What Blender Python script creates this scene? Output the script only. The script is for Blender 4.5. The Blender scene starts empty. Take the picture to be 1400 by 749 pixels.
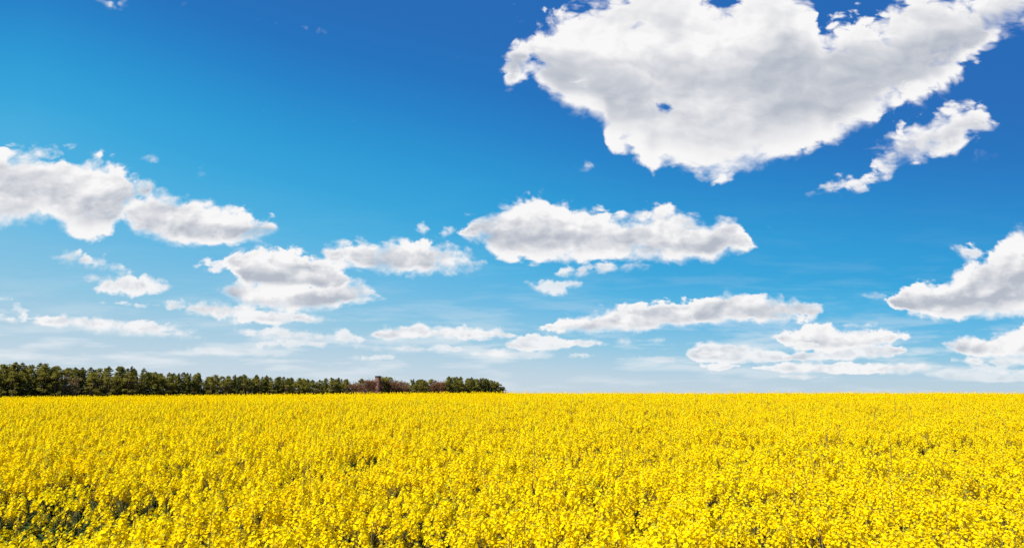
import bpy, math, random
from math import radians, sin, cos, pi, atan2, sqrt, log, exp
from mathutils import Vector, Matrix, noise as mnoise

SC = bpy.context.scene
COL = SC.collection

# ------------------------------------------------------------------ camera
EYE = 2.95
PITCH = radians(9.9)
cam_d = bpy.data.cameras.new('camera')
cam = bpy.data.objects.new('camera', cam_d)
COL.objects.link(cam)
cam.location = (0, 0, EYE)
cam.rotation_euler = (radians(90) + PITCH, 0, 0)
cam_d.lens = 24
cam_d.sensor_width = 36
cam_d.clip_start = 0.05
cam_d.clip_end = 20000
SC.camera = cam

# ------------------------------------------------------------------ render settings / exposure
SC.view_settings.view_transform = 'Standard'
SC.view_settings.look = 'None'
EXPOSURE = 0.6
SC.view_settings.exposure = EXPOSURE
SC.view_settings.gamma = 1.0
SC.view_settings.use_curve_mapping = False
SC.render.engine = 'CYCLES'
SC.cycles.max_bounces = 5
SC.cycles.diffuse_bounces = 4
SC.cycles.glossy_bounces = 1
SC.cycles.transmission_bounces = 4
SC.cycles.transparent_max_bounces = 6
SC.cycles.caustics_reflective = False
SC.cycles.caustics_refractive = False
SC.cycles.use_denoising = False
SC.cycles.sample_clamp_indirect = 4

SUN_EL = radians(43)
SUN_AZ = radians(-137)          # clockwise from +Y: behind the left shoulder
SKY_STRENGTH = 0.11

# ------------------------------------------------------------------ world: sky with clouds
F = 24 / 36 * 1400


def uv_of(px, py):
    """photograph direction -> (u, v) = (x / y, z / y) of the world direction"""
    X = (px - 700) / F
    Y = (374.5 - py) / F
    yy = cos(PITCH) - Y * sin(PITCH)
    zz = sin(PITCH) + Y * cos(PITCH)
    return X / yy, zz / yy


# every cloud: (opacity, greyness, [(x, top, bottom), ...]) read as bearings off the photograph
CLOUDS = [
 (1, .85, [(684, 95, 97), (692, 66, 118), (702, 50, 124), (716, 46, 106), (730, 36, 98), (742, 30, 118), (752, 24, 130), (770, 8, 148), (790, -6, 152),
      (810, -12, 162), (826, -14, 176), (834, -20, 206), (850, -30, 210), (870, -35, 213), (892, -35, 238), (915, -35, 225), (940, -35, 234), (968, -30, 243),
      (985, -20, 247), (1010, -25, 240), (1040, -35, 231), (1080, -30, 216), (1108, -10, 207), (1118, 30, 200), (1130, 38, 196), (1145, 26, 191),
      (1170, 20, 182), (1200, 18, 162), (1214, 8, 150), (1230, -10, 146), (1250, -20, 142), (1290, -25, 124), (1312, -30, 106), (1340, -30, 84),
      (1352, -30, 60), (1372, -30, 40), (1400, -30, 32), (1450, -25, 20), (1480, -5, -3)]),
 (1, .5, [(1096, 261, 264), (1130, 246, 266), (1150, 240, 262), (1172, 246, 258), (1196, 222, 246), (1215, 196, 232), (1232, 172, 226), (1262, 162, 225),
      (1290, 142, 216), (1312, 138, 210), (1330, 145, 198), (1348, 158, 180), (1360, 168, 170)]),
 (1, .9, [(-90, 240, 244), (-60, 205, 300), (-20, 198, 312), (5, 197, 313), (40, 200, 306), (72, 203, 298), (90, 205, 318), (115, 206, 328), (150, 218, 324),
      (165, 226, 302), (182, 236, 282), (204, 244, 270), (228, 254, 262)]),
 (1, .75, [(158, 288, 291), (170, 270, 312), (182, 264, 322), (205, 261, 330), (232, 262, 335), (260, 266, 337), (292, 272, 336), (322, 281, 335), (350, 291, 330),
      (368, 300, 322), (381, 310, 313)]),
 (1, .8, [(628, 318, 320), (640, 302, 328), (658, 292, 330), (672, 284, 346), (692, 275, 355), (720, 269, 358), (742, 266, 360), (765, 274, 360), (800, 280, 360),
      (832, 285, 358), (858, 289, 358), (882, 282, 359), (906, 277, 360), (930, 288, 358), (955, 297, 359), (972, 302, 358), (988, 292, 354), (1008, 298, 350), (1032, 336, 338)]),
 (.85, .4, [(756, 374, 375), (775, 362, 378), (800, 360, 376), (820, 360, 368), (850, 358, 368), (884, 360, 367), (892, 363, 364)]),
 (.8, .3, [(718, 386, 387), (740, 388, 402), (760, 384, 403), (780, 380, 396), (796, 385, 386)]),
 (1, .9, [(440, 342, 345), (452, 330, 362), (490, 330, 371), (520, 331, 374), (542, 326, 377), (572, 325, 376), (592, 331, 377), (620, 334, 376), (645, 344, 372), (666, 357, 358)]),
 (1, .9, [(306, 358, 359), (318, 342, 372), (336, 338, 392), (362, 335, 398), (392, 337, 400), (420, 346, 402), (446, 356, 402), (466, 366, 396), (480, 380, 384)]),
 (.9, .2, [(262, 361, 362), (290, 356, 367), (312, 360, 368), (328, 366, 367)]),
 (1, .8, [(296, 396, 399), (312, 384, 410), (340, 380, 424), (380, 378, 428), (430, 380, 428), (470, 376, 420), (496, 382, 414), (512, 394, 410), (528, 406, 408)]),
 (.95, .4, [(206, 416, 417), (250, 410, 430), (292, 412, 437), (340, 412, 442), (400, 422, 444), (436, 430, 444), (460, 436, 438)]),
 (.9, .2, [(70, 350, 351), (90, 342, 360), (118, 349, 366), (148, 356, 370), (170, 366, 368)]),
 (.95, .35, [(126, 392, 395), (150, 376, 400), (182, 373, 402), (210, 376, 401), (234, 390, 392)]),
 (.85, 0, [(106, 379, 380), (120, 373, 385), (134, 374, 384), (142, 379, 380)]),
 (.85, 0, [(138, 413, 414), (152, 408, 419), (166, 409, 418), (176, 414, 415)]),
 (.7, 0, [(184, 415, 416), (196, 412, 418), (208, 415, 416)]),
 (1, 1.0, [(1208, 410, 412), (1228, 396, 428), (1258, 387, 436), (1288, 384, 438), (1310, 367, 438), (1332, 356, 437), (1352, 345, 436), (1366, 333, 436), (1382, 315, 436), (1400, 310, 434),
      (1440, 305, 430), (1480, 360, 364)]),
 (.9, .3, [(1298, 338, 339), (1312, 334, 350), (1330, 336, 358), (1350, 346, 348)]),
 (1, .6, [(1286, 468, 469), (1312, 458, 484), (1340, 461, 487), (1368, 456, 487), (1402, 446, 486), (1440, 440, 484), (1470, 460, 462)]),
 (1, .65, [(728, 448, 449), (760, 435, 454), (800, 428, 456), (832, 418, 458), (872, 412, 457), (922, 411, 449), (962, 405, 446), (1000, 398, 441), (1030, 398, 442), (1052, 403, 443),
      (1090, 407, 441), (1116, 412, 438), (1132, 424, 426)]),
 (.95, .25, [(502, 456, 459), (535, 445, 466), (565, 444, 466), (600, 446, 464), (640, 448, 464), (680, 450, 463), (708, 458, 459)]),
 (1, .45, [(1052, 459, 460), (1076, 452, 474), (1095, 448, 478), (1112, 443, 480), (1132, 443, 480), (1150, 451, 478), (1175, 449, 475), (1205, 451, 472), (1244, 458, 464)]),
 (.9, .4, [(1070, 489, 491), (1110, 477, 493), (1150, 473, 491), (1180, 468, 491), (1215, 469, 488), (1240, 477, 481)]),
 (.7, 0, [(1150, 445, 446), (1172, 440, 450), (1198, 446, 447)]),
 (.9, .3, [(936, 484, 487), (955, 469, 493), (990, 468, 496), (1032, 474, 495), (1064, 481, 495), (1086, 489, 490)]),
 (.9, 0, [(954, 500, 501), (980, 496, 505), (1012, 500, 501)]),
 (.9, .2, [(690, 470, 472), (712, 459, 480), (750, 458, 478), (784, 467, 471)]),
 (.8, 0, [(776, 467, 468), (800, 462, 473), (836, 468, 469)]),
 (.8, 0, [(772, 485, 486), (795, 481, 488), (816, 485, 486)]),
 (.6, 0, [(836, 467, 468), (848, 462, 472), (862, 467, 468)]),
 (.6, 0, [(882, 465, 466), (894, 461, 469), (908, 465, 466)]),
 (.5, .1, [(640, 483, 484), (690, 478, 489), (730, 478, 490), (765, 484, 486)]),
 (.6, .1, [(-60, 430, 434), (0, 430, 440), (60, 432, 446), (110, 430, 455), (150, 434, 460), (205, 441, 462), (250, 452, 464), (296, 460, 462)]),
 (.45, .1, [(320, 450, 452), (370, 448, 464), (420, 452, 470), (470, 452, 470), (502, 464, 466)]),
 (.35, 0, [(480, 472, 474), (540, 470, 482), (600, 472, 482), (640, 478, 480)]),
 (.4, 0, [(250, 478, 479), (300, 474, 484), (380, 478, 487), (430, 484, 485)]),
 (.95, .2, [(1026, 501, 504), (1070, 493, 510), (1140, 494, 511), (1190, 496, 511), (1230, 495, 508), (1272, 503, 506)]),
 (.5, 0, [(874, 489, 490), (905, 486, 495), (940, 490, 491)]),
 (.55, .1, [(1262, 510, 512), (1300, 502, 518), (1350, 506, 522), (1402, 508, 522), (1450, 515, 516)]),
 (.7, .2, [(1344, 494, 495), (1370, 488, 501), (1402, 488, 500), (1450, 494, 496)]),
 (.6, 0, [(1320, 482, 500), (1340, 492, 504), (1370, 503, 512), (1420, 506, 508)]),
 (.6, 0, [(-30, 408, 409), (0, 404, 414), (16, 409, 410)]),
 (.5, 0, [(0, 424, 425), (18, 418, 429), (44, 424, 425)]),
 (.7, 0, [(1085, 330, 331), (1086, 330, 331), (1087, 330, 331)]),
 (.8, 0, [(130, -9, -6), (146, -12, 8), (160, -12, 9), (176, -10, -6)]),
 (.7, 0, [(569, 314, 315), (577, 307, 319), (586, 314, 315)]),
 (.65, 0, [(594, 322, 323), (606, 315, 325), (624, 311, 313)]),
 (.6, 0, [(198, 216, 217), (205, 211, 221), (213, 216, 217)]),
 (.5, 0, [(270, 239, 240), (275, 234, 245), (280, 239, 240)]),
 (.5, 0, [(784, 227, 228), (798, 222, 233), (810, 228, 229)]),
 (.5, 0, [(700, 38, 39), (707, 28, 50), (713, 38, 39)]),
 (.35, 0, [(1335, 217, 218), (1348, 208, 218), (1362, 209, 210)]),
 (.35, 0, [(1180, 404, 405), (1198, 402, 411), (1214, 406, 407)]),
 (.4, 0, [(1050, 308, 309), (1055, 300, 316), (1060, 308, 309)]),
]
CLOUDS += [
 (.85, .1, [(10, 436, 437), (50, 429, 441), (110, 433, 449), (150, 436, 452), (175, 446, 448)]), (.8, .1, [(150, 444, 445), (190, 438, 454), (235, 444, 458), (270, 455, 457)]),
 (.7, 0, [(335, 452, 453), (370, 448, 458), (420, 451, 462), (455, 460, 461)]), (.7, 0, [(440, 458, 459), (470, 454, 466), (500, 464, 465)]),
 (.6, 0, [(350, 470, 471), (400, 465, 475), (450, 472, 473)]), (.6, 0, [(540, 476, 477), (570, 472, 482), (610, 474, 481), (630, 478, 479)]),
 (.7, 0, [(650, 482, 483), (680, 477, 489), (708, 484, 485)]), (.6, 0, [(470, 487, 488), (500, 484, 491), (540, 488, 489)]),
 (.75, 0, [(1125, 262, 263), (1150, 250, 264), (1172, 248, 262), (1190, 255, 256)]), (.7, 0, [(1176, 240, 241), (1195, 226, 250), (1214, 214, 246), (1226, 226, 228)]),
 (.7, 0, [(1196, 192, 193), (1210, 176, 200), (1222, 178, 196), (1230, 186, 188)]), (.6, 0, [(1186, 202, 203), (1194, 196, 208), (1203, 202, 203)]),
 (.7, 0, [(640, 294, 295), (650, 288, 298), (662, 292, 293)]), (.6, 0, [(728, 268, 269), (742, 262, 274), (756, 270, 271)]),
 (.8, .1, [(1240, 500, 501), (1262, 495, 506), (1290, 500, 502)]), (.8, .1, [(1300, 492, 493), (1330, 488, 498), (1352, 492, 494)]),
 (.75, 0, [(1180, 508, 509), (1220, 504, 512), (1250, 508, 509)]), (.7, 0, [(1060, 514, 515), (1100, 511, 518), (1140, 514, 515)]),
 (.8, .1, [(948, 482, 483), (966, 478, 488), (990, 482, 484)]), (.8, 0, [(1078, 470, 471), (1100, 464, 476), (1120, 470, 471)]),
]
CLOUDS = [c for c in CLOUDS if c[2][-1][0] - c[2][0][0] > 4]

U0, U1, V0, V1 = -0.95, 0.95, -0.15, 0.85


def pack_layers(clouds, gap=36):
    """far (low) clouds first; clouds that overlap in bearing go to a later layer, drawn nearer"""
    layers, placed = [], []
    for c in sorted(clouds, key=lambda c: -max(p[2] for p in c[2])):
        x0, x1 = c[2][0][0], c[2][-1][0]
        k = 0
        for (a0, a1, kk) in placed:
            if x0 < a1 + gap and x1 > a0 - gap: k = max(k, kk + 1)
        while len(layers) <= k: layers.append([])
        layers[k].append(c); placed.append((x0, x1, k))
    return layers


class NB:
    """small expression helper over a node tree"""
    def __init__(s, nt):
        s.nt = nt; s.N = nt.nodes; s.L = nt.links

    def put(s, sock, v):
        if isinstance(v, (int, float)):
            sock.default_value = v
        elif isinstance(v, tuple):
            sock.default_value = v
        else:
            s.L.new(v, sock)

    def m(s, op, a, b=None, c=None, clamp=False):
        n = s.N.new('ShaderNodeMath'); n.operation = op; n.use_clamp = clamp
        s.put(n.inputs[0], a)
        if b is not None: s.put(n.inputs[1], b)
        if c is not None: s.put(n.inputs[2], c)
        return n.outputs[0]

    def mapr(s, v, a, b, c, d, smooth=False):
        n = s.N.new('ShaderNodeMapRange')
        if smooth: n.interpolation_type = 'SMOOTHSTEP'
        s.put(n.inputs[0], v)
        for i, x in enumerate((a, b, c, d)): s.put(n.inputs[i + 1], x)
        return n.outputs[0]

    def comb(s, x, y, z=0.0):
        n = s.N.new('ShaderNodeCombineXYZ')
        s.put(n.inputs[0], x); s.put(n.inputs[1], y); s.put(n.inputs[2], z)
        return n.outputs[0]

    def noise(s, vec, scale, detail, rough=0.5, dims='2D', lac=2.0, typ='FBM'):
        n = s.N.new('ShaderNodeTexNoise'); n.noise_dimensions = dims
        try: n.noise_type = typ
        except Exception: pass
        s.put(n.inputs['Vector'], vec)
        n.inputs['Scale'].default_value = scale; n.inputs['Detail'].default_value = detail
        n.inputs['Roughness'].default_value = rough; n.inputs['Lacunarity'].default_value = lac
        return n

    def curve(s, x, pts):
        n = s.N.new('ShaderNodeFloatCurve')
        s.put(n.inputs['Value'], x)
        mp = n.mapping; mp.use_clip = False; mp.extend = 'HORIZONTAL'
        c = mp.curves[0]
        pts = sorted(pts)
        out = []
        for p in pts:
            if out and p[0] - out[-1][0] < 1e-4: continue
            out.append(p)
        c.points[0].location = out[0]; c.points[1].location = out[-1]
        for p in out[1:-1]: c.points.new(p[0], p[1])
        for p in c.points: p.handle_type = 'VECTOR'
        mp.update()
        return n.outputs[0]

    def mix(s, f, a, b):
        n = s.N.new('ShaderNodeMix'); n.data_type = 'RGBA'
        s.put(n.inputs[0], f)
        for k, v in ((6, a), (7, b)):
            if isinstance(v, tuple): n.inputs[k].default_value = (*v[:3], 1)
            else: s.L.new(v, n.inputs[k])
        return n.outputs[2]


def build_world():
    w = bpy.data.worlds.new('World'); SC.world = w
    w.use_nodes = True
    nt = w.node_tree
    nt.nodes.clear()
    B = NB(nt)
    out = nt.nodes.new('ShaderNodeOutputWorld'); bg = nt.nodes.new('ShaderNodeBackground')
    nt.links.new(bg.outputs[0], out.inputs[0])
    bg.inputs['Strength'].default_value = 2 ** -EXPOSURE
    sky = nt.nodes.new('ShaderNodeTexSky'); sky.sky_type = 'NISHITA'
    sky.sun_disc = False; sky.sun_elevation = SUN_EL; sky.sun_rotation = SUN_AZ
    sky.altitude = 200; sky.air_density = 1.0; sky.dust_density = 1.2; sky.ozone_density = 4.0
    # clean spring air: deeper, more saturated blue overhead
    sc = nt.nodes.new('ShaderNodeVectorMath'); sc.operation = 'SCALE'
    nt.links.new(sky.outputs[0], sc.inputs[0]); sc.inputs['Scale'].default_value = SKY_STRENGTH
    gm = nt.nodes.new('ShaderNodeGamma'); nt.links.new(sc.outputs[0], gm.inputs[0]); gm.inputs[1].default_value = SKY_GAMMA
    tn = nt.nodes.new('ShaderNodeVectorMath'); tn.operation = 'MULTIPLY'
    nt.links.new(gm.outputs[0], tn.inputs[0]); tn.inputs[1].default_value = SKY_TINT
    skycol = tn.outputs[0]

    tc = nt.nodes.new('ShaderNodeTexCoord'); sep = nt.nodes.new('ShaderNodeSeparateXYZ')
    nt.links.new(tc.outputs['Generated'], sep.inputs[0])
    ay = B.m('MAXIMUM', B.m('ABSOLUTE', sep.outputs[1]), 1e-3)
    u = B.m('DIVIDE', sep.outputs[0], ay); v = B.m('DIVIDE', sep.outputs[2], ay)
    # large and small turbulence of the cloud edges
    vv = B.m('MULTIPLY', v, 1.5)
    P = B.comb(u, vv)
    warp = B.noise(P, 9, 3, .5)
    wsub = nt.nodes.new('ShaderNodeVectorMath'); wsub.operation = 'SUBTRACT'
    nt.links.new(warp.outputs['Color'], wsub.inputs[0]); wsub.inputs[1].default_value = (.5, .5, .5)
    wsc = nt.nodes.new('ShaderNodeVectorMath'); wsc.operation = 'SCALE'
    nt.links.new(wsub.outputs[0], wsc.inputs[0])
    nt.links.new(B.mapr(v, 0, .5, .012, .06), wsc.inputs['Scale'])
    PW = nt.nodes.new('ShaderNodeVectorMath'); PW.operation = 'ADD'
    nt.links.new(P, PW.inputs[0]); nt.links.new(wsc.outputs[0], PW.inputs[1]); PW = PW.outputs[0]
    sw = nt.nodes.new('ShaderNodeSeparateXYZ'); nt.links.new(wsc.outputs[0], sw.inputs[0])
    uw = B.m('MULTIPLY_ADD', sw.outputs[0], .35, u)
    vw = B.m('MULTIPLY_ADD', sw.outputs[1], .22, v)
    n_big = B.noise(PW, 16, 8, .56).outputs[0]
    n_fin = B.noise(PW, 42, 7, .6).outputs[0]
    wmix = B.mapr(v, .05, .45, 0, 1)
    nb_ = B.m('MULTIPLY', B.m('SUBTRACT', n_big, .5), wmix)
    nf_ = B.m('MULTIPLY', B.m('SUBTRACT', n_fin, .5), B.m('SUBTRACT', 1.15, wmix))
    n_edge = B.m('ADD', nb_, nf_)
    # billows: rounded lumps
    vor = nt.nodes.new('ShaderNodeTexVoronoi'); vor.voronoi_dimensions = '2D'; vor.feature = 'F1'
    nt.links.new(PW, vor.inputs['Vector']); vor.inputs['Scale'].default_value = 34
    vor.inputs['Detail'].default_value = 2; vor.inputs['Roughness'].default_value = .5
    bill = B.m('SUBTRACT', .45, vor.outputs['Distance'])

    scale = B.m('MAXIMUM', B.m('MULTIPLY', B.m('ADD', v, .022), .088), .002)
    x01 = B.mapr(uw, U0, U1, 0, 1)
    # light and shade of the vapour
    lo = B.noise(PW, 8, 3, .45).outputs[0]
    up = nt.nodes.new('ShaderNodeVectorMath'); up.operation = 'ADD'
    nt.links.new(PW, up.inputs[0]); up.inputs[1].default_value = (-.009, .014, 0)
    relief = B.m('SUBTRACT', B.noise(PW, 14, 4, .5).outputs[0], B.noise(up.outputs[0], 14, 4, .5).outputs[0])
    fine = B.m('SUBTRACT', B.noise(PW, 48, 3, .5).outputs[0], B.noise(up.outputs[0], 48, 3, .5).outputs[0])
    relief = B.m('ADD', B.m('MULTIPLY', relief, B.mapr(v, .25, .45, 2.0, .85)), B.m('MULTIPLY', fine, B.mapr(v, 0, .45, .7, .1)))
    # streaks of shade lying level in the cloud base
    PS = B.comb(B.m('MULTIPLY_ADD', sw.outputs[0], .6, u), B.m('MULTIPLY_ADD', sw.outputs[1], .6, B.m('MULTIPLY', v, 3.0)))
    big_ = B.mapr(v, .28, .45, 0, 1)
    PL = B.comb(B.m('MULTIPLY_ADD', sw.outputs[0], .5, u), B.m('MULTIPLY_ADD', sw.outputs[1], .5, B.m('MULTIPLY', v, 1.7)))
    streak = B.noise(PS, 11, 4, .5).outputs[0]
    broad = B.noise(PL, 5.2, 4, .45).outputs[0]
    streak = B.m('MULTIPLY_ADD', B.m('SUBTRACT', B.m('MULTIPLY_ADD', B.m('SUBTRACT', broad, .5), 1.7, .5), streak), big_, streak)
    gbase = B.m('ADD', B.m('MULTIPLY_ADD', lo, .55, B.m('MULTIPLY', streak, .75)), B.m('MULTIPLY', n_edge, .15))
    gbase = B.m('SUBTRACT', gbase, .12)
    sv = B.mapr(B.noise(P, 12, 2, .5).outputs[0], .38, .66, .30, 1.25)      # rims: crisp here, wispy there
    nsum = B.m('ADD', B.m('MULTIPLY', n_edge, EDGE_N), B.m('MULTIPLY', bill, EDGE_B))
    # a few blue holes through the big cloud
    hole = None
    for (x, y, rx, ry) in ((912, 148, 9, 7), (998, 1, 20, 8)):
        hu, hv = uv_of(x, y)
        q = B.m('SQRT', B.m('ADD', B.m('POWER', B.m('DIVIDE', B.m('SUBTRACT', uw, hu), rx / F), 2), B.m('POWER', B.m('DIVIDE', B.m('SUBTRACT', vw, hv), ry / F), 2)))
        q = B.mapr(B.m('MULTIPLY_ADD', n_edge, 4.5, q), .75, 1.75, 0, 1, True)
        hole = q if hole is None else B.m('MULTIPLY', hole, q)
    hz = B.mapr(v, .0, .16, HZ0, 0.0)
    cwhite = B.mix(hz, CLOUD_WHITE, (.76, .82, .88)); cgrey = B.mix(hz, CLOUD_GREY, (.70, .77, .85))
    # haze band above the horizon, whiter towards the sun side
    # colour of the clean air by height; the sky is paler towards the sun's side and deepest away from it
    sh = B.curve(B.mapr(u, -1.0, 1.0, 0, 1), [(0, .5 - .16), (.125, .5 - .14), (.335, .5), (.45, .555), (.6, .63), (.8, .675), (1, .70)])
    w_ = B.m('ADD', v, B.m('MULTIPLY', B.m('SUBTRACT', sh, .5), B.m('MULTIPLY', v, B.mapr(u, -.4, .2, 2.4, 6.0), clamp=True)))
    rp = nt.nodes.new('ShaderNodeValToRGB'); nt.links.new(B.m('MULTIPLY', w_, 1.25), rp.inputs[0])
    st = [(-.02, (192, 211, 223)), (.04, (184, 210, 226)), (.114, (138, 198, 227)), (.18, (104, 186, 228)), (.247, (78, 178, 225)), (.315, (55, 166, 220)),
          (.386, (44, 154, 214)), (.47, (38, 133, 203)), (.543, (36, 117, 192)), (.63, (39, 109, 186)), (.78, (38, 105, 183))]
    lin = lambda c: tuple(((k / 255 + .055) / 1.055) ** 2.4 for k in c)
    el = rp.color_ramp.elements
    while len(el) < len(st): el.new(.5)
    for e_, (p_, c_) in zip(el, st):
        e_.position = max(0, p_ * 1.25); e_.color = (*lin(c_), 1)
    skycol = B.mix(.965, skycol, rp.outputs[0])
    hb = B.m('EXPONENT', B.m('MULTIPLY', B.m('MAXIMUM', v, 0), -18))
    left = B.mapr(u, -.8, .5, .75, .0)
    hb = B.m('MULTIPLY', hb, left)
    thin = B.m('MULTIPLY', B.m('MULTIPLY', B.mapr(B.noise(B.comb(u, B.m('MULTIPLY', v, 7)), 6.5, 6, .58).outputs[0], .47, .66, 0, .72), B.m('EXPONENT', B.m('MULTIPLY', B.m('ABSOLUTE', B.m('SUBTRACT', v, .055)), -22))), 1.0)
    base = B.mix(hb, skycol, HORIZON)
    base = B.mix(thin, base, (.84, .87, .90))
    above = B.m('GREATER_THAN', v, 0.0)
    for L in pack_layers(CLOUDS):
        tops, bots, alps, grs = [], [], [], []
        for ci, (al, gr, pts) in enumerate(L):
            pad = 1.6 if pts[-1][0] - pts[0][0] < 210 else 0      # small clouds keep their size under the turbulence
            for (x, t, b) in pts:
                t -= pad; b += pad
                tu, tv = uv_of(x, t); bu, bv = uv_of(x, b)
                tops.append((tu, tv)); bots.append((bu, bv))
            for (x, t, b), s_ in ((pts[0], -1), (pts[-1], 1)):
                mu, mv = uv_of(x, (t + b) / 2)
                e = .011
                tops.append((mu + s_ * e, mv - 1.4 * e)); bots.append((mu + s_ * e, mv + 1.4 * e))
                alps.append((mu + s_ * e, al)); grs.append((mu + s_ * e, gr))
        for arr, lo in ((tops, -.12), (bots, .8)):
            arr.sort()
            # between two clouds the pair of profiles crosses, so nothing is drawn there
            arr.insert(0, (max(U0, arr[0][0] - .06), lo)); arr.append((min(U1, arr[-1][0] + .06), lo))
        nx = lambda a: (a - U0) / (U1 - U0)
        ny = lambda a: (a - V0) / (V1 - V0)
        t = B.curve(x01, [(nx(a), ny(b)) for a, b in tops])
        b = B.curve(x01, [(nx(a), ny(b_)) for a, b_ in bots])
        t = B.m('MULTIPLY_ADD', t, V1 - V0, V0); b = B.m('MULTIPLY_ADD', b, V1 - V0, V0)
        mt = B.m('SUBTRACT', t, vw); mb = B.m('SUBTRACT', vw, b)
        d = B.m('DIVIDE', B.m('MINIMUM', mt, mb), scale)
        h = B.m('DIVIDE', mb, B.m('MAXIMUM', B.m('SUBTRACT', t, b), .003))
        a = B.curve(x01, [(nx(p), q) for p, q in alps]); g = B.curve(x01, [(nx(p), q) for p, q in grs])
        flat = B.mapr(h, 0, .35, .55, 1.0)      # bases are smoother than tops
        E = B.m('ADD', B.m('MULTIPLY_ADD', nsum, flat, d), .17)
        soft = B.m('MULTIPLY_ADD', B.m('SUBTRACT', 1.0, a), .55, sv)      # thin far clouds have no hard rim
        body = B.m('MULTIPLY', B.mapr(E, -.12, soft, 0, 1, True), a)
        depth = B.m('MULTIPLY', B.mapr(E, .1, 1.0, 0, 1, True), B.mapr(B.m('MINIMUM', h, B.m('SUBTRACT', 1.0, h)), .03, .30, 0, 1, True))
        lowp = B.m('MULTIPLY', B.mapr(h, .32, .85, .34, -.04, True), B.mapr(h, .02, .26, .35, 1, True))
        gn = B.mapr(B.m('ADD', gbase, lowp), GN0, GN1, 0, 1)
        sh_ = B.m('MULTIPLY', B.m('MULTIPLY', gn, g), depth)
        sh_ = B.m('SUBTRACT', sh_, B.m('MULTIPLY', relief, depth), clamp=True)
        sh_ = B.m('MULTIPLY', sh_, B.m('MULTIPLY_ADD', sh_, -.28, 1.1))     # no flat greys
        base = B.mix(B.m('MULTIPLY', B.m('MULTIPLY', body, hole), above), base, B.mix(sh_, cwhite, cgrey))
    nt.links.new(base, bg.inputs['Color'])
    w.cycles.sampling_method = 'NONE'
    return w


SKY_GAMMA = 1.0
SKY_TINT = (1, 1, 1)
CLOUD_WHITE = (.95, .94, .94)
CLOUD_GREY = (.36, .41, .50)
HORIZON = (.72, .77, .82)
EDGE_N, EDGE_B = 2.1, .7
SOFT, GN0, GN1, HZ0 = .36, .47, .95, .12
build_world()

# ------------------------------------------------------------------ sun
sd = bpy.data.lights.new('sun', 'SUN')
sd.energy = 5.0; sd.angle = radians(.5); sd.color = (1, .955, .88)
sun = bpy.data.objects.new('sun', sd); COL.objects.link(sun)
sdir = Vector((sin(SUN_AZ) * cos(SUN_EL), cos(SUN_AZ) * cos(SUN_EL), sin(SUN_EL)))
sun.rotation_euler = sdir.to_track_quat('Z', 'Y').to_euler()
sun.location = (0, 0, 50)

# ------------------------------------------------------------------ helpers
def tag(o, label=None, cat=None, group=None, kind=None):
    if label: o['label'] = label
    if cat: o['category'] = cat
    if group: o['group'] = group
    if kind: o['kind'] = kind
    return o


def link(name, data, parent=None):
    o = bpy.data.objects.new(name, data)
    COL.objects.link(o)
    if parent is not None: o.parent = parent
    return o


class MB:
    """vertices, faces and material slots of one mesh"""
    def __init__(s):
        s.v = []; s.f = []; s.mi = []; s.c = []

    def face(s, pts, mi=0):
        n = len(s.v); s.v.extend([tuple(p) for p in pts]); s.f.append(tuple(range(n, n + len(pts)))); s.mi.append(mi)

    def tube(s, pts, rads, n=5, mi=0, cap=True):
        rings = []
        for i, p in enumerate(pts):
            d = (pts[min(i + 1, len(pts) - 1)] - pts[max(i - 1, 0)]).normalized()
            a = d.orthogonal().normalized(); b = d.cross(a)
            base = len(s.v)
            for k in range(n):
                t = 2 * pi * k / n
                s.v.append(tuple(p + (a * cos(t) + b * sin(t)) * rads[i]))
            rings.append(base)
        for r0, r1 in zip(rings, rings[1:]):
            for k in range(n):
                s.f.append((r0 + k, r0 + (k + 1) % n, r1 + (k + 1) % n, r1 + k)); s.mi.append(mi)
        if cap:
            s.f.append(tuple(rings[-1] + k for k in range(n))); s.mi.append(mi)

    def mesh(s, name, mats):
        me = bpy.data.meshes.new(name)
        me.from_pydata(s.v, [], s.f)
        for m in mats: me.materials.append(m)
        me.polygons.foreach_set('material_index', s.mi)
        me.update()
        return me


def new_mat(name):
    m = bpy.data.materials.new(name); m.use_nodes = True
    nt = m.node_tree; nt.nodes.clear()
    return m, NB(nt)


def leafy(name, col_a, col_b, trans=.35, tcol=None, rough=.6, noise_scale=3.0, inst=True, gloss=.0):
    """thin leaf or petal: diffuse + translucent, colour varying from plant to plant and patch to patch"""
    m, B = new_mat(name); nt = B.nt
    out = nt.nodes.new('ShaderNodeOutputMaterial')
    oi = nt.nodes.new('ShaderNodeObjectInfo')
    ge = nt.nodes.new('ShaderNodeNewGeometry')
    n = B.noise(ge.outputs['Position'], noise_scale, 2, .5, '3D').outputs[0]
    f = B.m('ADD', B.m('MULTIPLY', oi.outputs['Random'], .55), B.mapr(n, .3, .7, 0, .45 if inst else .8))
    c = B.mix(B.m('MULTIPLY', f, 1.0, clamp=True), col_a, col_b)
    df = nt.nodes.new('ShaderNodeBsdfDiffuse'); nt.links.new(c, df.inputs[0])
    tr = nt.nodes.new('ShaderNodeBsdfTranslucent'); nt.links.new(c, tr.inputs[0])
    mx = nt.nodes.new('ShaderNodeMixShader'); mx.inputs[0].default_value = trans
    nt.links.new(df.outputs[0], mx.inputs[1]); nt.links.new(tr.outputs[0], mx.inputs[2])
    last = mx.outputs[0]
    if gloss:
        gl = nt.nodes.new('ShaderNodeBsdfGlossy'); gl.inputs['Roughness'].default_value = rough
        m2 = nt.nodes.new('ShaderNodeMixShader'); m2.inputs[0].default_value = gloss
        nt.links.new(last, m2.inputs[1]); nt.links.new(gl.outputs[0], m2.inputs[2]); last = m2.outputs[0]
    nt.links.new(last, out.inputs[0])
    return m


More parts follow.
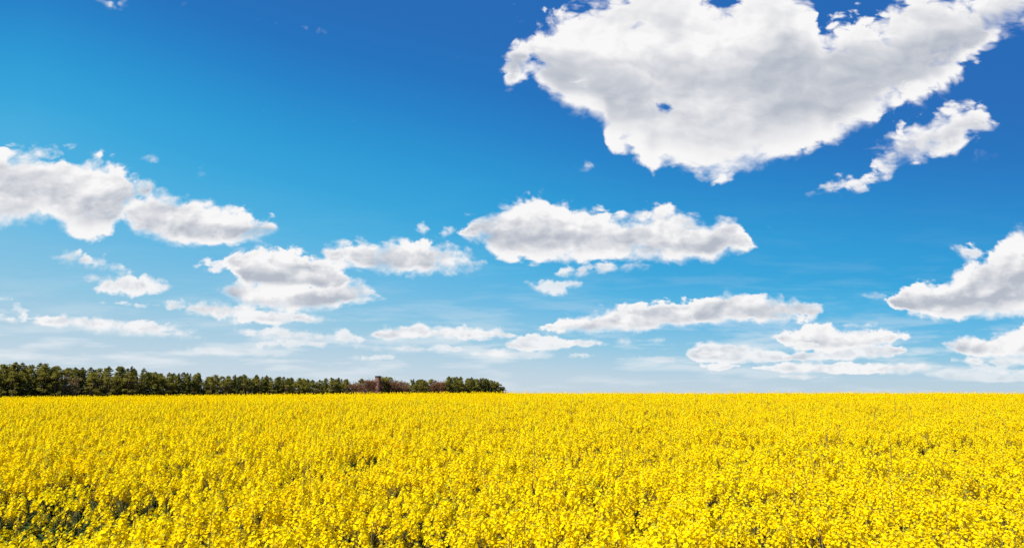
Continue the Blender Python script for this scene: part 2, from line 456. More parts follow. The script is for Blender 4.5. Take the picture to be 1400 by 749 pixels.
M_PETAL = leafy('rapeseed_petal', (.94, .765, .005), (.92, .64, .004), .40, noise_scale=.6)
M_BUD = leafy('rapeseed_bud', (.55, .52, .03), (.42, .46, .04), .2)
M_STEM = leafy('rapeseed_stem', (.16, .145, .045), (.20, .14, .05), .1)
M_LEAF = leafy('rapeseed_leaf', (.05, .09, .022), (.085, .125, .03), .3, gloss=.015)


def ss(a, b, x):
    t = max(0., min(1., (x - a) / (b - a)))
    return t * t * (3 - 2 * t)


CANOPY = 1.30
CREST = 62.0


def ground_z(x, y):
    """the field climbs to a gentle crest 62 m out and falls away behind it"""
    H = (EYE - CANOPY - .02) - .40 * ss(0, -50, x)
    H -= .12 * ss(60, 200, x)
    t = max(-.3, y / CREST)
    if t <= 1: z = H * (1 - (1 - t) ** 2)
    else: z = H - (H + 2.0) * ss(CREST - 20, 300, y)
    z += ss(8, 30, y) * .07 * mnoise.noise(Vector((x * .07, y * .42, 13)))
    z += .05 * (mnoise.noise(Vector((x * .05, y * .05, 3)))) + .05 * mnoise.noise(Vector((x * .012, y * .012, 7)))
    return z


# ------------------------------------------------------------------ ground sheet
def build_ground():
    ys = [-60, -30, -10, 0] + [6 * i for i in range(1, 61)] + [400, 450, 520, 620, 800, 1100, 1600, 2500, 4000, 7000]
    xs = [-5000, -2000, -900, -500, -350] + [-280 + 10 * i for i in range(57)] + [350, 500, 900, 2000, 5000]
    b = MB()
    for y in ys:
        for x in xs: b.v.append((x, y, ground_z(x, y) - (.004 * max(0, y - 620)) ** 1.0 * .5))
    w = len(xs)
    for j in range(len(ys) - 1):
        for i in range(w - 1):
            b.f.append((j * w + i, j * w + i + 1, (j + 1) * w + i + 1, (j + 1) * w + i)); b.mi.append(0)
    m, B = new_mat('field_soil'); nt = B.nt
    out = nt.nodes.new('ShaderNodeOutputMaterial'); df = nt.nodes.new('ShaderNodeBsdfDiffuse')
    ge = nt.nodes.new('ShaderNodeNewGeometry')
    n1 = B.noise(ge.outputs['Position'], 2.2, 6, .6, '3D').outputs[0]; n2 = B.noise(ge.outputs['Position'], 14, 5, .6, '3D').outputs[0]
    c = B.mix(B.mapr(n1, .42, .6, 0, 1), (.075, .05, .032), (.04, .065, .022))
    c = B.mix(B.mapr(n2, .35, .7, 0, .6), c, (.13, .10, .06))
    bp = nt.nodes.new('ShaderNodeBump'); bp.inputs['Strength'].default_value = .6; bp.inputs['Distance'].default_value = .05
    nt.links.new(n2, bp.inputs['Height']); nt.links.new(bp.outputs[0], df.inputs['Normal'])
    nt.links.new(c, df.inputs[0]); nt.links.new(df.outputs[0], out.inputs[0])
    o = link('ground', b.mesh('ground', [m])); tag(o, kind='structure')
    for p in o.data.polygons: p.use_smooth = True


build_ground()

# ------------------------------------------------------------------ rapeseed plants
PET, BUD, STE, LEA = 0, 1, 2, 3


def add_flower(b, p, nrm, r, rng, petals=4):
    """one four-petalled flower facing nrm"""
    a = nrm.orthogonal().normalized(); c = nrm.cross(a)
    t0 = rng.uniform(0, pi)
    for k in range(petals):
        t = t0 + k * 2 * pi / petals
        d = a * cos(t) + c * sin(t); e = a * -sin(t) + c * cos(t)
        w = r * .52; lift = r * rng.uniform(-.15, .45)
        b.face([p, p + d * r * .62 - e * w + nrm * lift * .7, p + d * r + nrm * lift, p + d * r * .62 + e * w + nrm * lift * .7], PET)


def add_head(b, top, R, H, rng, nfl=17, fr=.0188):
    """a raceme: buds at the tip, a dome of open flowers below, pods under them"""
    for i in range(7):
        q = top + Vector((rng.gauss(0, .007), rng.gauss(0, .007), rng.uniform(-.006, .012)))
        s_ = .0045
        b.face([q + Vector((-s_, -s_, -s_)), q + Vector((s_, -s_, -s_)), q + Vector((0, 0, s_ * 1.7))], BUD)
        b.face([q + Vector((s_, -s_, -s_)), q + Vector((0, s_, -s_)), q + Vector((0, 0, s_ * 1.7))], BUD)
        b.face([q + Vector((0, s_, -s_)), q + Vector((-s_, -s_, -s_)), q + Vector((0, 0, s_ * 1.7))], BUD)
    for i in range(nfl):
        f = (i + .5) / nfl
        rr = R * (0.28 + .72 * sin(min(1, f * 1.35) * pi * .55)) * rng.uniform(.75, 1.1)
        t = i * 2.39996 + rng.uniform(-.4, .4)
        z = -f * H + rng.uniform(-.008, .008)
        p = top + Vector((cos(t) * rr, sin(t) * rr, z))
        n = Vector((cos(t) * (.25 + f), sin(t) * (.25 + f), 1.0 - .55 * f)).normalized()
        n = (n + Vector((rng.gauss(0, .25), rng.gauss(0, .25), rng.gauss(0, .2)))).normalized()
        add_flower(b, p, n, fr * rng.uniform(.85, 1.15), rng)
    for i in range(4):
        t = rng.uniform(0, 2 * pi); z0 = -H - rng.uniform(0, .05)
        p = top + Vector((0, 0, z0)); q = p + Vector((cos(t) * .04, sin(t) * .04, .03)); w = Vector((-sin(t), cos(t), 0)) * .0016
        b.face([p - w, p + w, q + w, q - w], STE)


def add_leaf(b, p, ang, L, W, droop, rng):
    d = Vector((cos(ang), sin(ang), 0)); e = Vector((-sin(ang), cos(ang), 0))
    prev = None
    for i in range(5):
        f = i / 4
        c = p + d * L * f + Vector((0, 0, L * (.45 * f - droop * f * f)))
        w = W * (sin(pi * min(.97, f * .85 + .12))) * rng.uniform(.85, 1.1)
        cur = (c - e * w + Vector((0, 0, w * .35)), c, c + e * w + Vector((0, 0, w * .35)))
        if prev:
            b.face([prev[0], prev[1], cur[1], cur[0]], LEA); b.face([prev[1], prev[2], cur[2], cur[1]], LEA)
        prev = cur


def plan_plant(rng, H=1.32, nh=6, spread=.17):
    """positions of the heads, branch roots and leaves of one plant"""
    lean = Vector((rng.uniform(-.06, .06), rng.uniform(-.06, .06), 0))
    at = lambda z: Vector((lean.x * (z / H) ** 2, lean.y * (z / H) ** 2, z))
    heads = [(at(H), H * .55, 1.0)]
    t0 = rng.uniform(0, 6.28)
    for i in range(nh - 1):
        t = t0 + i * 2.4 + rng.uniform(-.3, .3)
        rr = spread * rng.uniform(.45, 1.1)
        z = H - rng.uniform(.03, .30)
        zb = z - rng.uniform(.3, .45)
        heads.append((at(z) + Vector((cos(t) * rr, sin(t) * rr, 0)), zb, rng.uniform(.75, 1.0)))
    leaves = [(at(rng.uniform(.15, .62) * H), t0 + i * 2.2, rng.uniform(.12, .24), rng.uniform(.02, .042), rng.uniform(.4, 1.1)) for i in range(8)]
    return H, at, heads, leaves


def stems_into(b, plan):
    H, at, heads, leaves = plan
    b.tube([at(0), at(H * .4), at(H * .75), at(H - .05)], [.0075, .0065, .0045, .002], 4, STE)
    for (p, zb, s_) in heads[1:]:
        a = at(zb); m_ = a.lerp(p, .55) + (p - a).cross(Vector((0, 0, 1))).normalized() * 0 + Vector((p.x - a.x, p.y - a.y, 0)) * .18
        b.tube([a, m_, p - Vector((0, 0, .03))], [.0035, .0028, .0015], 3, STE, cap=False)


def full_plant(seed, budding=False, **kw):
    rng = random.Random(seed); b = MB(); pl = plan_plant(rng, **kw)
    stems_into(b, pl)
    if budding:      # still closed: a green-yellow knob of buds with few flowers open
        for (p, zb, s_) in pl[2]:
            add_head(b, p, .03 * s_, .07 * s_, rng, rng.randint(3, 7))
            for i in range(16):
                q = p + Vector((rng.gauss(0, .012), rng.gauss(0, .012), rng.uniform(-.03, .015)))
                b.tube([q, q + Vector((0, 0, .011))], [.0045, .002], 3, BUD)
    for (p, zb, s_) in ([] if budding else pl[2]): add_head(b, p, .045 * s_, .13 * s_, rng, int(13 + 6 * s_))
    for (p, t, L, W, dr) in pl[3]: add_leaf(b, p, t, L, W, dr, rng)
    return b.mesh('rapeseed_plant_shape', [M_PETAL, M_BUD, M_STEM, M_LEAF])


def far_patch(seed, size, per_m2, q, nq, hj):
    """a square metre or more of canopy seen from far: heads of loose petals on thin stems"""
    rng = random.Random(seed); b = MB()
    for i in range(int(size * size * per_m2)):
        x = rng.uniform(-size / 2, size / 2); y = rng.uniform(-size / 2, size / 2)
        z = CANOPY - .03 - abs(rng.gauss(0, hj)) + (rng.uniform(.05, .26) if rng.random() < .04 else 0)
        top = Vector((x, y, z)); R = .038 * rng.uniform(.8, 1.2)
        for k in range(nq):
            t = rng.uniform(0, 6.28); f = rng.random(); rr = R * sqrt(rng.random())
            p = top + Vector((cos(t) * rr, sin(t) * rr, -f * .09))
            n = Vector((cos(t) * .8 + rng.gauss(0, .4), sin(t) * .8 + rng.gauss(0, .4), .9)).normalized()
            a = n.orthogonal().normalized() * q; c = n.cross(a.normalized()) * q
            b.face([p - a - c * .6, p + a - c * .6, p + a * .7 + c, p - a * .7 + c], PET)
        if i % 3 == 0:
            w = Vector((.003, 0, 0)) if i % 2 else Vector((0, .003, 0))
            b.face([top - w + Vector((0, 0, -.08)), top + w + Vector((0, 0, -.08)), top + w * 1.5 + Vector((0, 0, -.6)), top - w * 1.5 + Vector((0, 0, -.6))], STE)
        if i % 4 == 0:
            add_leaf(b, Vector((x, y, rng.uniform(.3, .7))), rng.uniform(0, 6.28), .2, .035, .6, rng)
    return b.mesh('canopy_patch_shape', [M_PETAL, M_BUD, M_STEM, M_LEAF])


# places where the crop stands thin and its green shows (x, y, radius, thinning)
GAPS = [(-6.0, 8.0, 2.0, .66), (-5.15, 8.0, .85, .93), (-6.5, 9.5, .6, .9), (-4.6, 7.1, .6, .85), (-6.9, 11.2, .45, .85), (-5.9, 10.6, .35, .8), (-4.55, 9.8, .42, .9), (-3.2, 8.0, .3, .6),
        (-1.9, 7.6, .30, .7), (2.1, 7.7, .28, .7), (1.2, 9.5, .22, .7), (-6.0, 12.4, .4, .9), (-4.2, 12.0, .35, .85), (1.2, 10.5, .25, .8),
        (6.3, 9.2, .35, .7), (4.4, 7.6, .3, .8), (-8.2, 13.0, .5, .8), (3.8, 19.0, .5, .8), (-1.5, 17, .5, .7), (6, 14.8, .8, .5), (7.6, 15, .9, .6), (9, 14.6, .9, .55), (10.4, 15.2, .9, .5), (3.4, 15.5, .7, .4), (11.5, 21, .8, .8), (14, 26, .9, .8), (6, 30, .8, .7), (-13, 28, 1.0, .7), (-9, 22, .7, .7)]


def thin_at(x, y):
    d = .0
    for gx, gy, r, k in GAPS:
        q = sqrt((x - gx) ** 2 + (y - gy) ** 2) / r
        if q < 1.5: d = max(d, k * (1 - ss(.6, 1.5, q)))
    n = mnoise.noise(Vector((x * .9, y * .9, 1.7)))
    d = max(d, .75 * ss(.27, .5, n))
    return d


def scatter_object(name, protos, pts, label=None):
    """one object: a cloud of points that carries the plants through a geometry-nodes modifier"""
    me = bpy.data.meshes.new(name)
    me.from_pydata([p[0] for p in pts], [], [])
    for nm, ty, idx in (('turn', 'FLOAT', 1), ('size', 'FLOAT', 2), ('pick', 'INT', 3)):
        at = me.attributes.new(nm, ty, 'POINT'); at.data.foreach_set('value', [p[idx] for p in pts])
    for m in (M_PETAL, M_BUD, M_STEM, M_LEAF): me.materials.append(m)
    o = link(name, me)
    ng = bpy.data.node_groups.new(name + '_scatter', 'GeometryNodeTree')
    ng.interface.new_socket('Geometry', in_out='INPUT', socket_type='NodeSocketGeometry')
    ng.interface.new_socket('Geometry', in_out='OUTPUT', socket_type='NodeSocketGeometry')
    N, L = ng.nodes, ng.links
    gi = N.new('NodeGroupInput'); go = N.new('NodeGroupOutput')
    jn = N.new('GeometryNodeJoinGeometry')
    for me_ in reversed(protos):
        po = bpy.data.objects.new(me_.name, me_)       # only a source for the scatter, never linked
        on = N.new('GeometryNodeObjectInfo'); on.inputs['Object'].default_value = po; on.inputs['As Instance'].default_value = True
        L.new(on.outputs['Geometry'], jn.inputs[0])
    iop = N.new('GeometryNodeInstanceOnPoints')
    L.new(gi.outputs[0], iop.inputs['Points']); L.new(jn.outputs[0], iop.inputs['Instance'])
    iop.inputs['Pick Instance'].default_value = True
    def att(nm, ty):
        n = N.new('GeometryNodeInputNamedAttribute'); n.data_type = ty; n.inputs['Name'].default_value = nm
        return n.outputs['Attribute']
    cx = N.new('ShaderNodeCombineXYZ'); L.new(att('turn', 'FLOAT'), cx.inputs[2])
    L.new(cx.outputs[0], iop.inputs['Rotation'])
    L.new(att('size', 'FLOAT'), iop.inputs['Scale']); L.new(att('pick', 'INT'), iop.inputs['Instance Index'])
    L.new(iop.outputs[0], go.inputs[0])
    md = o.modifiers.new('scatter', 'NODES'); md.node_group = ng
    return o


NEAR_END = 34.0
N_SINGLE = 300


def in_view(x, y, m=3.0):
    return abs(x) < .80 * y + m


def build_field():
    rng = random.Random(5)
    cell = .238
    spots = []
    y = 5.2
    while y < NEAR_END:
        x = -(.80 * y + 3)
        while x < .80 * y + 3:
            px = x + rng.uniform(-.12, .12); py = y + rng.uniform(-.12, .12)
            if rng.random() > thin_at(px, py):
                spots.append((px, py))
            x += cell
        y += cell
    # the plants that show largest in the picture
    seen = [s_ for s_ in spots if abs(s_[0]) < .76 * s_[1] and s_[1] > 6.3]
    seen.sort(key=lambda s_: s_[1])
    single = seen[:N_SINGLE]; sset = set(single)
    size_of = lambda x, y: (rng.uniform(.87, 1.06) if rng.random() > .06 else rng.uniform(1.08, 1.16)) * (1 + .09 * mnoise.noise(Vector((x * .45, y * .45, 9))))
    def bare_stalk():
        r2 = random.Random(3); b = MB()
        b.tube([Vector((0, 0, 0)), Vector((.01, .02, .8)), Vector((.03, .0, 1.62))], [.008, .006, .002], 4, STE)
        for i in range(16):
            z = 1.15 + .45 * i / 16; t = i * 2.4; L = .05
            p = Vector((.02, .0, z)); q = p + Vector((cos(t) * L, sin(t) * L, .03)); w = Vector((-sin(t), cos(t), 0)) * .002
            b.face([p - w, p + w, q + w, q - w], STE)
        return b.mesh('bare_stalk_shape', [M_PETAL, M_BUD, M_STEM, M_LEAF])

    def low_plant(seed):
        r2 = random.Random(seed); b = MB(); pl = plan_plant(r2, H=.86, nh=4)
        stems_into(b, pl)
        for (p, zb, s_) in pl[2][:2]: add_head(b, p, .028, .06, r2, 7)
        for i in range(26):
            add_leaf(b, Vector((0, 0, r2.uniform(.15, .75))), r2.uniform(0, 6.28), r2.uniform(.12, .26), r2.uniform(.018, .04), r2.uniform(.3, 1.0), r2)
        return b.mesh('low_green_plant_shape', [M_PETAL, M_BUD, M_STEM, M_LEAF])

    protos = [full_plant(100 + i, nh=6 + i % 3, H=1.24 + .03 * (i % 4)) for i in range(10)] + [bare_stalk(), low_plant(1), low_plant(2), full_plant(71, True, nh=6, H=1.30), full_plant(72, True, nh=5, H=1.24)]
    pts = [((x, y, ground_z(x, y)), rng.uniform(0, 6.28), size_of(x, y), rng.choices((rng.randrange(10), 10, 13, 14), (.90, .02, .05, .03))[0]) for (x, y) in spots if (x, y) not in sset]
    for gx, gy, r_, k in GAPS[:13]:
        for i in range(int(26 * r_ * r_ * 4)):
            a_ = rng.uniform(0, 6.28); q_ = r_ * sqrt(rng.random())
            x, y = gx + cos(a_) * q_, gy + sin(a_) * q_
            pts.append(((x, y, ground_z(x, y)), rng.uniform(0, 6.28), rng.uniform(.8, 1.1), 11 + rng.randrange(2)))
    nA = len(protos)
    # farther patches
    A = [far_patch(200 + i, 1.5, 100, .0165, 10, .12) for i in range(6)]
    Bp = [far_patch(300 + i, 3.0, 70, .024, 6, .13) for i in range(5)]
    st = 1.3; y = NEAR_END + .2
    while y < 76:
        x = -(.80 * y + 4)
        while x < .80 * y + 4:
            px, py = x + rng.uniform(-.2, .2), y + rng.uniform(-.2, .2)
            sc_ = 1 + .05 * mnoise.noise(Vector((x * .3, y * .3, 9))) + rng.uniform(-.03, .03)
            if rng.random() > .25 * ss(.3, .55, mnoise.noise(Vector((x * .25, y * .25, 21)))):
                pts.append(((px, py, ground_z(px, py)), rng.uniform(0, 6.28), sc_, nA + rng.randrange(6)))
            x += st
        y += st
    st = 2.5
    while y < 215:
        x = -(.80 * y + 6)
        while x < .80 * y + 6:
            px, py = x + rng.uniform(-.3, .3), y + rng.uniform(-.3, .3)
            sc_ = 1 + .04 * mnoise.noise(Vector((x * .2, y * .2, 9))) + rng.uniform(-.02, .02)
            pts.append(((px, py, ground_z(px, py)), rng.uniform(0, 6.28), sc_, nA + 6 + rng.randrange(5)))
            x += st
        y += st
    o = scatter_object('rapeseed_field', protos + A + Bp, pts)
    tag(o, 'dense yellow rapeseed crop in bloom covering the whole field up to the horizon', 'crop field', kind='stuff')
    print('field points', len(pts), 'singles', len(single))
    return single, size_of


single_spots, size_of = build_field()


def plant_kind(seed, nh, H):
    """one plant as a thing: stem, flower heads and leaves are its parts"""
    rng = random.Random(seed); pl = plan_plant(rng, H=H, nh=nh)
    b = MB(); stems_into(b, pl)
    parts = [('stem', b.mesh('stem', [M_PETAL, M_BUD, M_STEM, M_LEAF]), Vector((0, 0, 0)))]
    for (p, zb, s_) in pl[2]:
        b = MB(); add_head(b, Vector((0, 0, 0)), .045 * s_, .13 * s_, rng, int(13 + 6 * s_))
        parts.append(('flower_head', b.mesh('flower_head', [M_PETAL, M_BUD, M_STEM, M_LEAF]), p))
    b = MB()
    for (p, t, L, W, dr) in pl[3]: add_leaf(b, p, t, L, W, dr, rng)
    parts.append(('foliage', b.mesh('foliage', [M_PETAL, M_BUD, M_STEM, M_LEAF]), Vector((0, 0, 0))))
    return parts


def build_single_plants():
    rng = random.Random(77)
    kinds = [plant_kind(500 + i, 5 + i % 3, 1.24 + .04 * (i % 3)) for i in range(6)]
    for (x, y) in single_spots:
        r = link('rapeseed_plant', None)
        r.location = (x, y, ground_z(x, y)); r.rotation_euler = (0, 0, rng.uniform(0, 6.28))
        s_ = size_of(x, y); r.scale = (s_, s_, s_)
        gap = max((k for gx, gy, rr, k in GAPS[:8] if sqrt((x - gx) ** 2 + (y - gy) ** 2) < rr * 1.6), default=0)
        if gap: tag(r, 'yellow rapeseed plant beside the thin green gap at the lower left of the field', 'plant', 'rapeseed plants round the green gap')
        else: tag(r, 'yellow rapeseed plant in full bloom in the nearest rows of the field', 'plant', 'rapeseed plants in the nearest rows')
        for nm, me, loc in kinds[rng.randrange(6)]:
            c = link(nm, me, r); c.location = loc


build_single_plants()


# ------------------------------------------------------------------ wood beyond the field
def foliage_mat(name, a, b, trans=.12):
    return leafy(name, a, b, trans, noise_scale=.35)


M_PINE = foliage_mat('pine_needles', (.15, .152, .028), (.21, .19, .042), .45)
M_SPRUCE = foliage_mat('spruce_needles', (.070, .084, .026), (.10, .11, .034), .25)
M_OLIVE = foliage_mat('young_leaves', (.20, .19, .030), (.25, .215, .04), .45)
M_RUST = foliage_mat('bare_red_twigs', (.25, .115, .055), (.28, .155, .08), .3)
M_TAN = foliage_mat('bare_tan_twigs', (.26, .19, .085), (.21, .17, .07), .2)
M_BARK = foliage_mat('bark', (.15, .085, .055), (.20, .12, .08), .0)


def clump(b, c, R, n, q, rng, flat=.7):
    out = Vector((c.x, c.y, 0)) if Vector((c.x, c.y)).length < 6 else Vector((0, 0, 0))
    out = out.normalized() * .9 + Vector((0, 0, .6))
    for i in range(n):
        t = rng.uniform(0, 6.28); ph = rng.uniform(-1, 1); rr = R * rng.random() ** .5
        p = c + Vector((cos(t) * rr * sqrt(1 - ph * ph), sin(t) * rr * sqrt(1 - ph * ph), ph * rr * flat))
        nrm = (Vector((rng.gauss(0, .6), rng.gauss(0, .6), rng.gauss(0, .6))) + out).normalized()
        a = nrm.orthogonal().normalized(); a = (Matrix.Rotation(rng.uniform(0, 6.28), 3, nrm) @ a) * q * rng.uniform(.6, 1.3)
        e = nrm.cross(a.normalized()) * q * rng.uniform(.4, .9)
        b.face([p - a, p + e, p + a * 1.1, p - e])


def make_tree_meshes(kind, seed):
    """unit tree 10 m tall: trunk with limbs, crown of leaf-sized faces with gaps"""
    rng = random.Random(seed); H = 10.0
    tr = MB(); cr = MB()
    bend = Vector((rng.uniform(-.3, .3), rng.uniform(-.3, .3), 0))
    at = lambda z: Vector((bend.x * (z / H) ** 2, bend.y * (z / H) ** 2, z))
    tr.tube([at(0), at(H * .35), at(H * .7), at(H * .96)], [.17, .13, .08, .02], 6)
    if kind in ('pine', 'spruce'):
        z0 = H * (.12 if kind == 'pine' else .10)
        nw = 17 if kind == 'pine' else 20
        for w in range(nw):
            f = w / (nw - 1); z = z0 + (H * .97 - z0) * f
            if kind == 'pine': rad = 2.05 * (1 - f) ** .5 * rng.uniform(.55, 1.12) + .12
            else: rad = 1.7 * (1 - f) ** .8 * rng.uniform(.75, 1.1) + .07
            k = 5 if f < .8 else 4
            if kind == 'pine' and rng.random() < .08: continue
            t0 = rng.uniform(0, 6.28)
            for j in range(k):
                t = t0 + j * 6.28 / k + rng.uniform(-.3, .3); L = rad * rng.uniform(.55, 1.12)
                tip = at(z) + Vector((cos(t) * L, sin(t) * L, L * (.30 if kind == 'pine' else -.12)))
                tr.tube([at(z), tip], [.035 * (1.2 - f), .008], 3, cap=False)
                for g in (.45, .8, 1.0):
                    c = at(z).lerp(tip, g)
                    clump(cr, c, (.42 if kind == 'pine' else .30) * (1 - .45 * f), 8 if g < 1 else 10, .20, rng, .55)
        clump(cr, at(H), .14, 8, .13, rng, 1.5)
    elif kind == 'olive':
        for w in range(44):
            f = rng.random(); z = H * (.08 + .88 * f)
            rad = 2.0 * sin(pi * min(1, .18 + f * .80)) ** .7 * rng.uniform(.4, 1.0)
            t = rng.uniform(0, 6.28)
            tip = at(z) + Vector((cos(t) * rad, sin(t) * rad, rng.uniform(-.1, .5)))
            tip.z = min(tip.z, H)
            r0 = at(max(.8, z - rad * .9))
            tr.tube([r0, tip], [.05, .01], 3, cap=False)
            clump(cr, tip, rng.uniform(.45, .85), 44, .17, rng, .7)
        clump(cr, at(H * .97), .4, 22, .14, rng, .9)
    else:   # bare trees: sprays of fine twigs
        for w in range(30):
            f = rng.random(); z = H * (.14 + .62 * f); t = rng.uniform(0, 6.28)
            L = rng.uniform(1.3, 2.3) * (1 - .3 * f)
            tip = at(z) + Vector((cos(t) * L * .72, sin(t) * L * .72, L * rng.uniform(.6, 1.05)))
            tip.z = min(tip.z, H * .98)
            tr.tube([at(z), at(z).lerp(tip, .5) + Vector((0, 0, .08)), tip], [.05, .03, .01], 3, cap=False)
            for k in range(22):
                a = at(z).lerp(tip, rng.uniform(.3, 1.0))
                d = Vector((rng.gauss(cos(t) * .4, .5), rng.gauss(sin(t) * .4, .5), rng.uniform(.1, 1.1))).normalized() * rng.uniform(.35, .8)
                sdv = d.cross(Vector((rng.gauss(0, 1), rng.gauss(0, 1), rng.gauss(0, 1)))).normalized() * .045
                cr.face([a - sdv, a + sdv, a + d + sdv * .4, a + d - sdv * .4])
                e = a + d * .6
                d2 = (d.cross(sdv).normalized() * .6 + d.normalized()) * .25
                cr.face([e - sdv * .6, e + sdv * .6, e + d2])
    mat = dict(pine=M_PINE, spruce=M_SPRUCE, olive=M_OLIVE, rust=M_RUST, tan=M_TAN)[kind]
    return tr.mesh('trunk', [M_BARK]), cr.mesh('crown', [mat])


WOOD_A, WOOD_B = Vector((-222, 300)), Vector((-7, 520))
TOPS = [(-200, 488), (0, 494), (60, 497), (120, 502), (160, 501), (220, 505), (280, 508), (340, 510), (400, 513), (430, 516), (460, 514), (480, 516), (500, 515), (535, 515), (548, 512),
        (556, 518), (580, 516), (610, 512), (630, 513), (655, 515), (668, 518), (678, 521), (686, 526), (692, 532)]


def top_row(px):
    for (a, b), (c, d) in zip(TOPS, TOPS[1:]):
        if px <= c: return b + (d - b) * max(0, (px - a) / (c - a))
    return TOPS[-1][1]


def px_of(x, y):
    return 700 + F * (x / y) / cos(PITCH)


KIND_WORDS = dict(pine=('pine_tree', 'dark green pine', 'pine'), spruce=('spruce_tree', 'dark pointed spruce', 'spruce'), olive=('leafy_tree', 'olive green leafy tree', 'tree'),
                  rust=('bare_tree', 'reddish brown bare tree', 'bare tree'), tan=('bare_tree', 'pale tan bare tree', 'bare tree'))
SECTIONS = [(70, 'at the tall left end'), (190, 'in the left quarter of the wood'), (330, 'in the left middle of the wood'), (450, 'in the right middle of the wood'),
            (555, 'around the brown tower'), (640, 'just right of the brown tower'), (2000, 'at the far right end')]


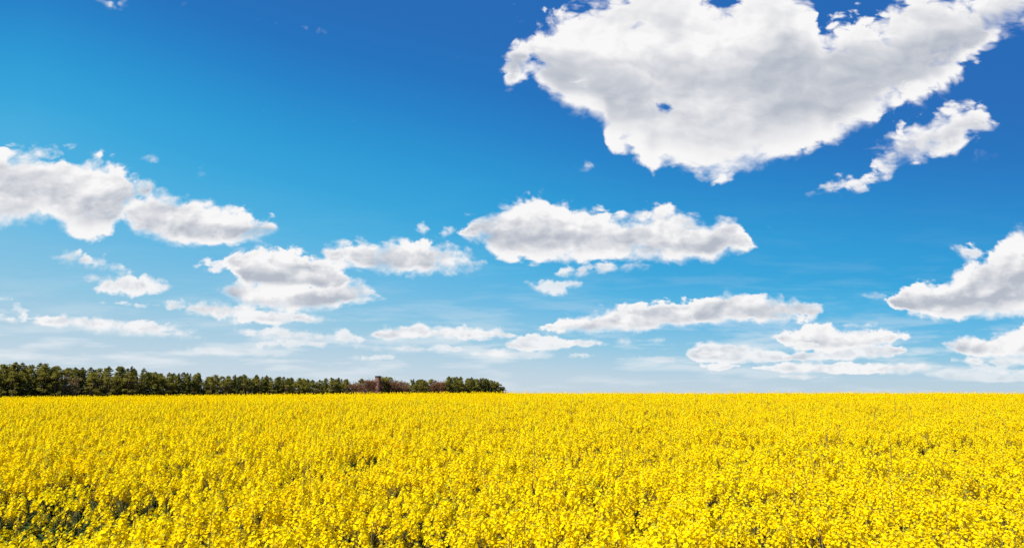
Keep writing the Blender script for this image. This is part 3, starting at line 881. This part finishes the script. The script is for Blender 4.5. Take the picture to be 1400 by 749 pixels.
def build_wood():
    rng = random.Random(11)
    meshes = {k: [make_tree_meshes(k, 40 + 7 * i + len(k)) for i in range(n)] for k, n in (('pine', 6), ('spruce', 4), ('olive', 5), ('rust', 4), ('tan', 3))}
    d = (WOOD_B - WOOD_A); Ltot = d.length; d.normalize(); nrm = Vector((-d.y, d.x))
    cnt = 0
    for row, off in enumerate((0, 4.0, 8.5, 14, 21)):
        s_ = -60.0
        while s_ < Ltot - (0 if row == 0 else 3 * row):
            jx = rng.uniform(-1.2, 1.2)
            P = WOOD_A + d * (s_ + jx) + nrm * (off + rng.uniform(-1.6, 1.6))
            px = px_of(P.x, P.y)
            ty = top_row(px)
            if px > -75 and px < 691:
                red = (474 < px < 558) or (582 < px < 612)
                r = rng.random()
                if red and r < .8: k = 'rust'
                elif row == 0: k = 'pine' if r < .36 else 'olive' if r < .87 else 'tan' if r < .97 else 'spruce'
                else: k = 'pine' if r < .56 else 'spruce' if r < .66 else 'olive' if r < .96 else 'tan'
                if 75 < px < 145 and row < 2 and rng.random() < .4: k = 'tan'
                if px > 640: k = rng.choice(('pine', 'olive', 'spruce', 'pine'))
                gz = ground_z(P.x, P.y)
                ztop = EYE + (537.3 - ty) / F * P.y * .985
                fac = {'pine': rng.uniform(.92, 1.01), 'spruce': rng.uniform(.93, 1.04), 'olive': rng.uniform(.86, .98), 'rust': rng.uniform(.86, 1.0), 'tan': rng.uniform(.72, .90)}[k]
                if row == 0: fac *= rng.uniform(.82, .97)
                if px > 200: fac *= .95
                if 495 < px < 540: fac = rng.uniform(.96, 1.05)
                if px > 655: fac = rng.uniform(.9, 1.02)
                Ht = max(3.0, (ztop - gz) * fac)
                nm, words, cat = KIND_WORDS[k]
                root = link(nm, None)
                root.location = (P.x, P.y, gz - .1)
                root.rotation_euler = (0, 0, rng.uniform(0, 6.28))
                sz = Ht / 10; sw_ = max(sz, .8) * rng.uniform(1.0, 1.3) * (1.15 if k in ('olive', 'rust', 'tan') else 1.05)
                root.scale = (sw_ * 1.05, sw_ * 1.05, sz)
                sec = next(t for lim, t in SECTIONS if px < lim)
                place = 'in the front row' if row == 0 else 'behind the front row'
                tag(root, words + ' ' + place + ' ' + sec, cat, words + ' group ' + place + ' ' + sec)
                tm, cm = rng.choice(meshes[k])
                link('trunk', tm, root); link('crown', cm, root)
                cnt += 1
            s_ += (4.2, 4.7, 5.4, 6.5, 8)[row]
    # the wood rounds off to low trees where it meets the open horizon
    for px, k, y in ((664, 'pine', 508), (671, 'olive', 512), (676, 'pine', 516), (680, 'olive', 514), (684, 'pine', 519), (688, 'olive', 521)):
        x = (px - 700) / F * cos(PITCH) * y; gz = ground_z(x, y)
        Ht = EYE + (537.3 - top_row(px)) / F * y * .985 - gz
        nm, words, cat = KIND_WORDS[k]
        root = link(nm, None); root.location = (x, y, gz - .1); root.rotation_euler = (0, 0, px)
        root.scale = (max(Ht, 6.5) / 10 * 1.25, max(Ht, 6.5) / 10 * 1.25, max(Ht, 4) / 10)
        t_ = words + (' closing the wood at its rounded right tip')
        tag(root, t_, cat, t_)
        tm, cm = rng.choice(meshes[k]); link('trunk', tm, root); link('crown', cm, root)
    print('trees', cnt)
    # low growth along the edge of the wood
    b = MB(); s_ = -60
    while s_ < Ltot + 6:
        P = WOOD_A + d * s_ + nrm * rng.uniform(-2.5, 6)
        gz = ground_z(P.x, P.y)
        hh = rng.uniform(1.6, 4.6) * (1.5 if s_ > Ltot - 30 else 1)
        clump(b, Vector((P.x, P.y, gz + hh * .5)), hh * .75, 60, .30, rng, .9)
        s_ += .55
    for i in range(260):     # and deeper between the trunks
        P = WOOD_A + d * rng.uniform(-60, Ltot - 8) + nrm * rng.uniform(8, 26)
        clump(b, Vector((P.x, P.y, ground_z(P.x, P.y) + 3)), 4.2, 90, .45, rng, 1.0)
    o = link('undergrowth', b.mesh('undergrowth', [M_PINE]))
    tag(o, 'dark scrub filling the foot of the wood behind the field', 'undergrowth', kind='stuff')


build_wood()


def build_tower():
    y = 438.0; x = (516 - 700) / F * cos(PITCH) * y
    gz = ground_z(x, y); top = EYE + (537.3 - 513.2) / F * y * .97
    root = link('tower', None); root.location = (x, y, gz - .1)
    tag(root, 'brown round tower with a dark cap standing above the reddish trees', 'tower')
    m, B = new_mat('tower_brick'); nt = B.nt
    out = nt.nodes.new('ShaderNodeOutputMaterial'); df = nt.nodes.new('ShaderNodeBsdfDiffuse')
    tc = nt.nodes.new('ShaderNodeTexCoord'); br = nt.nodes.new('ShaderNodeTexBrick'); nt.links.new(tc.outputs['Object'], br.inputs[0])
    br.inputs['Scale'].default_value = 3; br.inputs['Color1'].default_value = (.24, .105, .07, 1); br.inputs['Color2'].default_value = (.17, .08, .055, 1); br.inputs['Mortar'].default_value = (.2, .15, .12, 1)
    nt.links.new(br.outputs[0], df.inputs[0]); nt.links.new(df.outputs[0], out.inputs[0])
    m2, B2 = new_mat('tower_cap_roofing'); o2 = m2.node_tree.nodes.new('ShaderNodeOutputMaterial'); d2 = m2.node_tree.nodes.new('ShaderNodeBsdfDiffuse')
    d2.inputs[0].default_value = (.06, .055, .06, 1); m2.node_tree.links.new(d2.outputs[0], o2.inputs[0])
    h = top - gz
    b = MB(); b.tube([Vector((0, 0, z)) for z in (0, h * .5, h - 1.1)], [2.0, 1.8, 1.75], 24)
    link('shaft', b.mesh('shaft', [m]), root)
    b = MB(); b.tube([Vector((0, 0, z)) for z in (h - 1.1, h - 1.0, h - .15, h)], [1.76, 1.9, 1.9, 1.7], 24)
    link('cap', b.mesh('cap', [m2]), root)


build_tower()
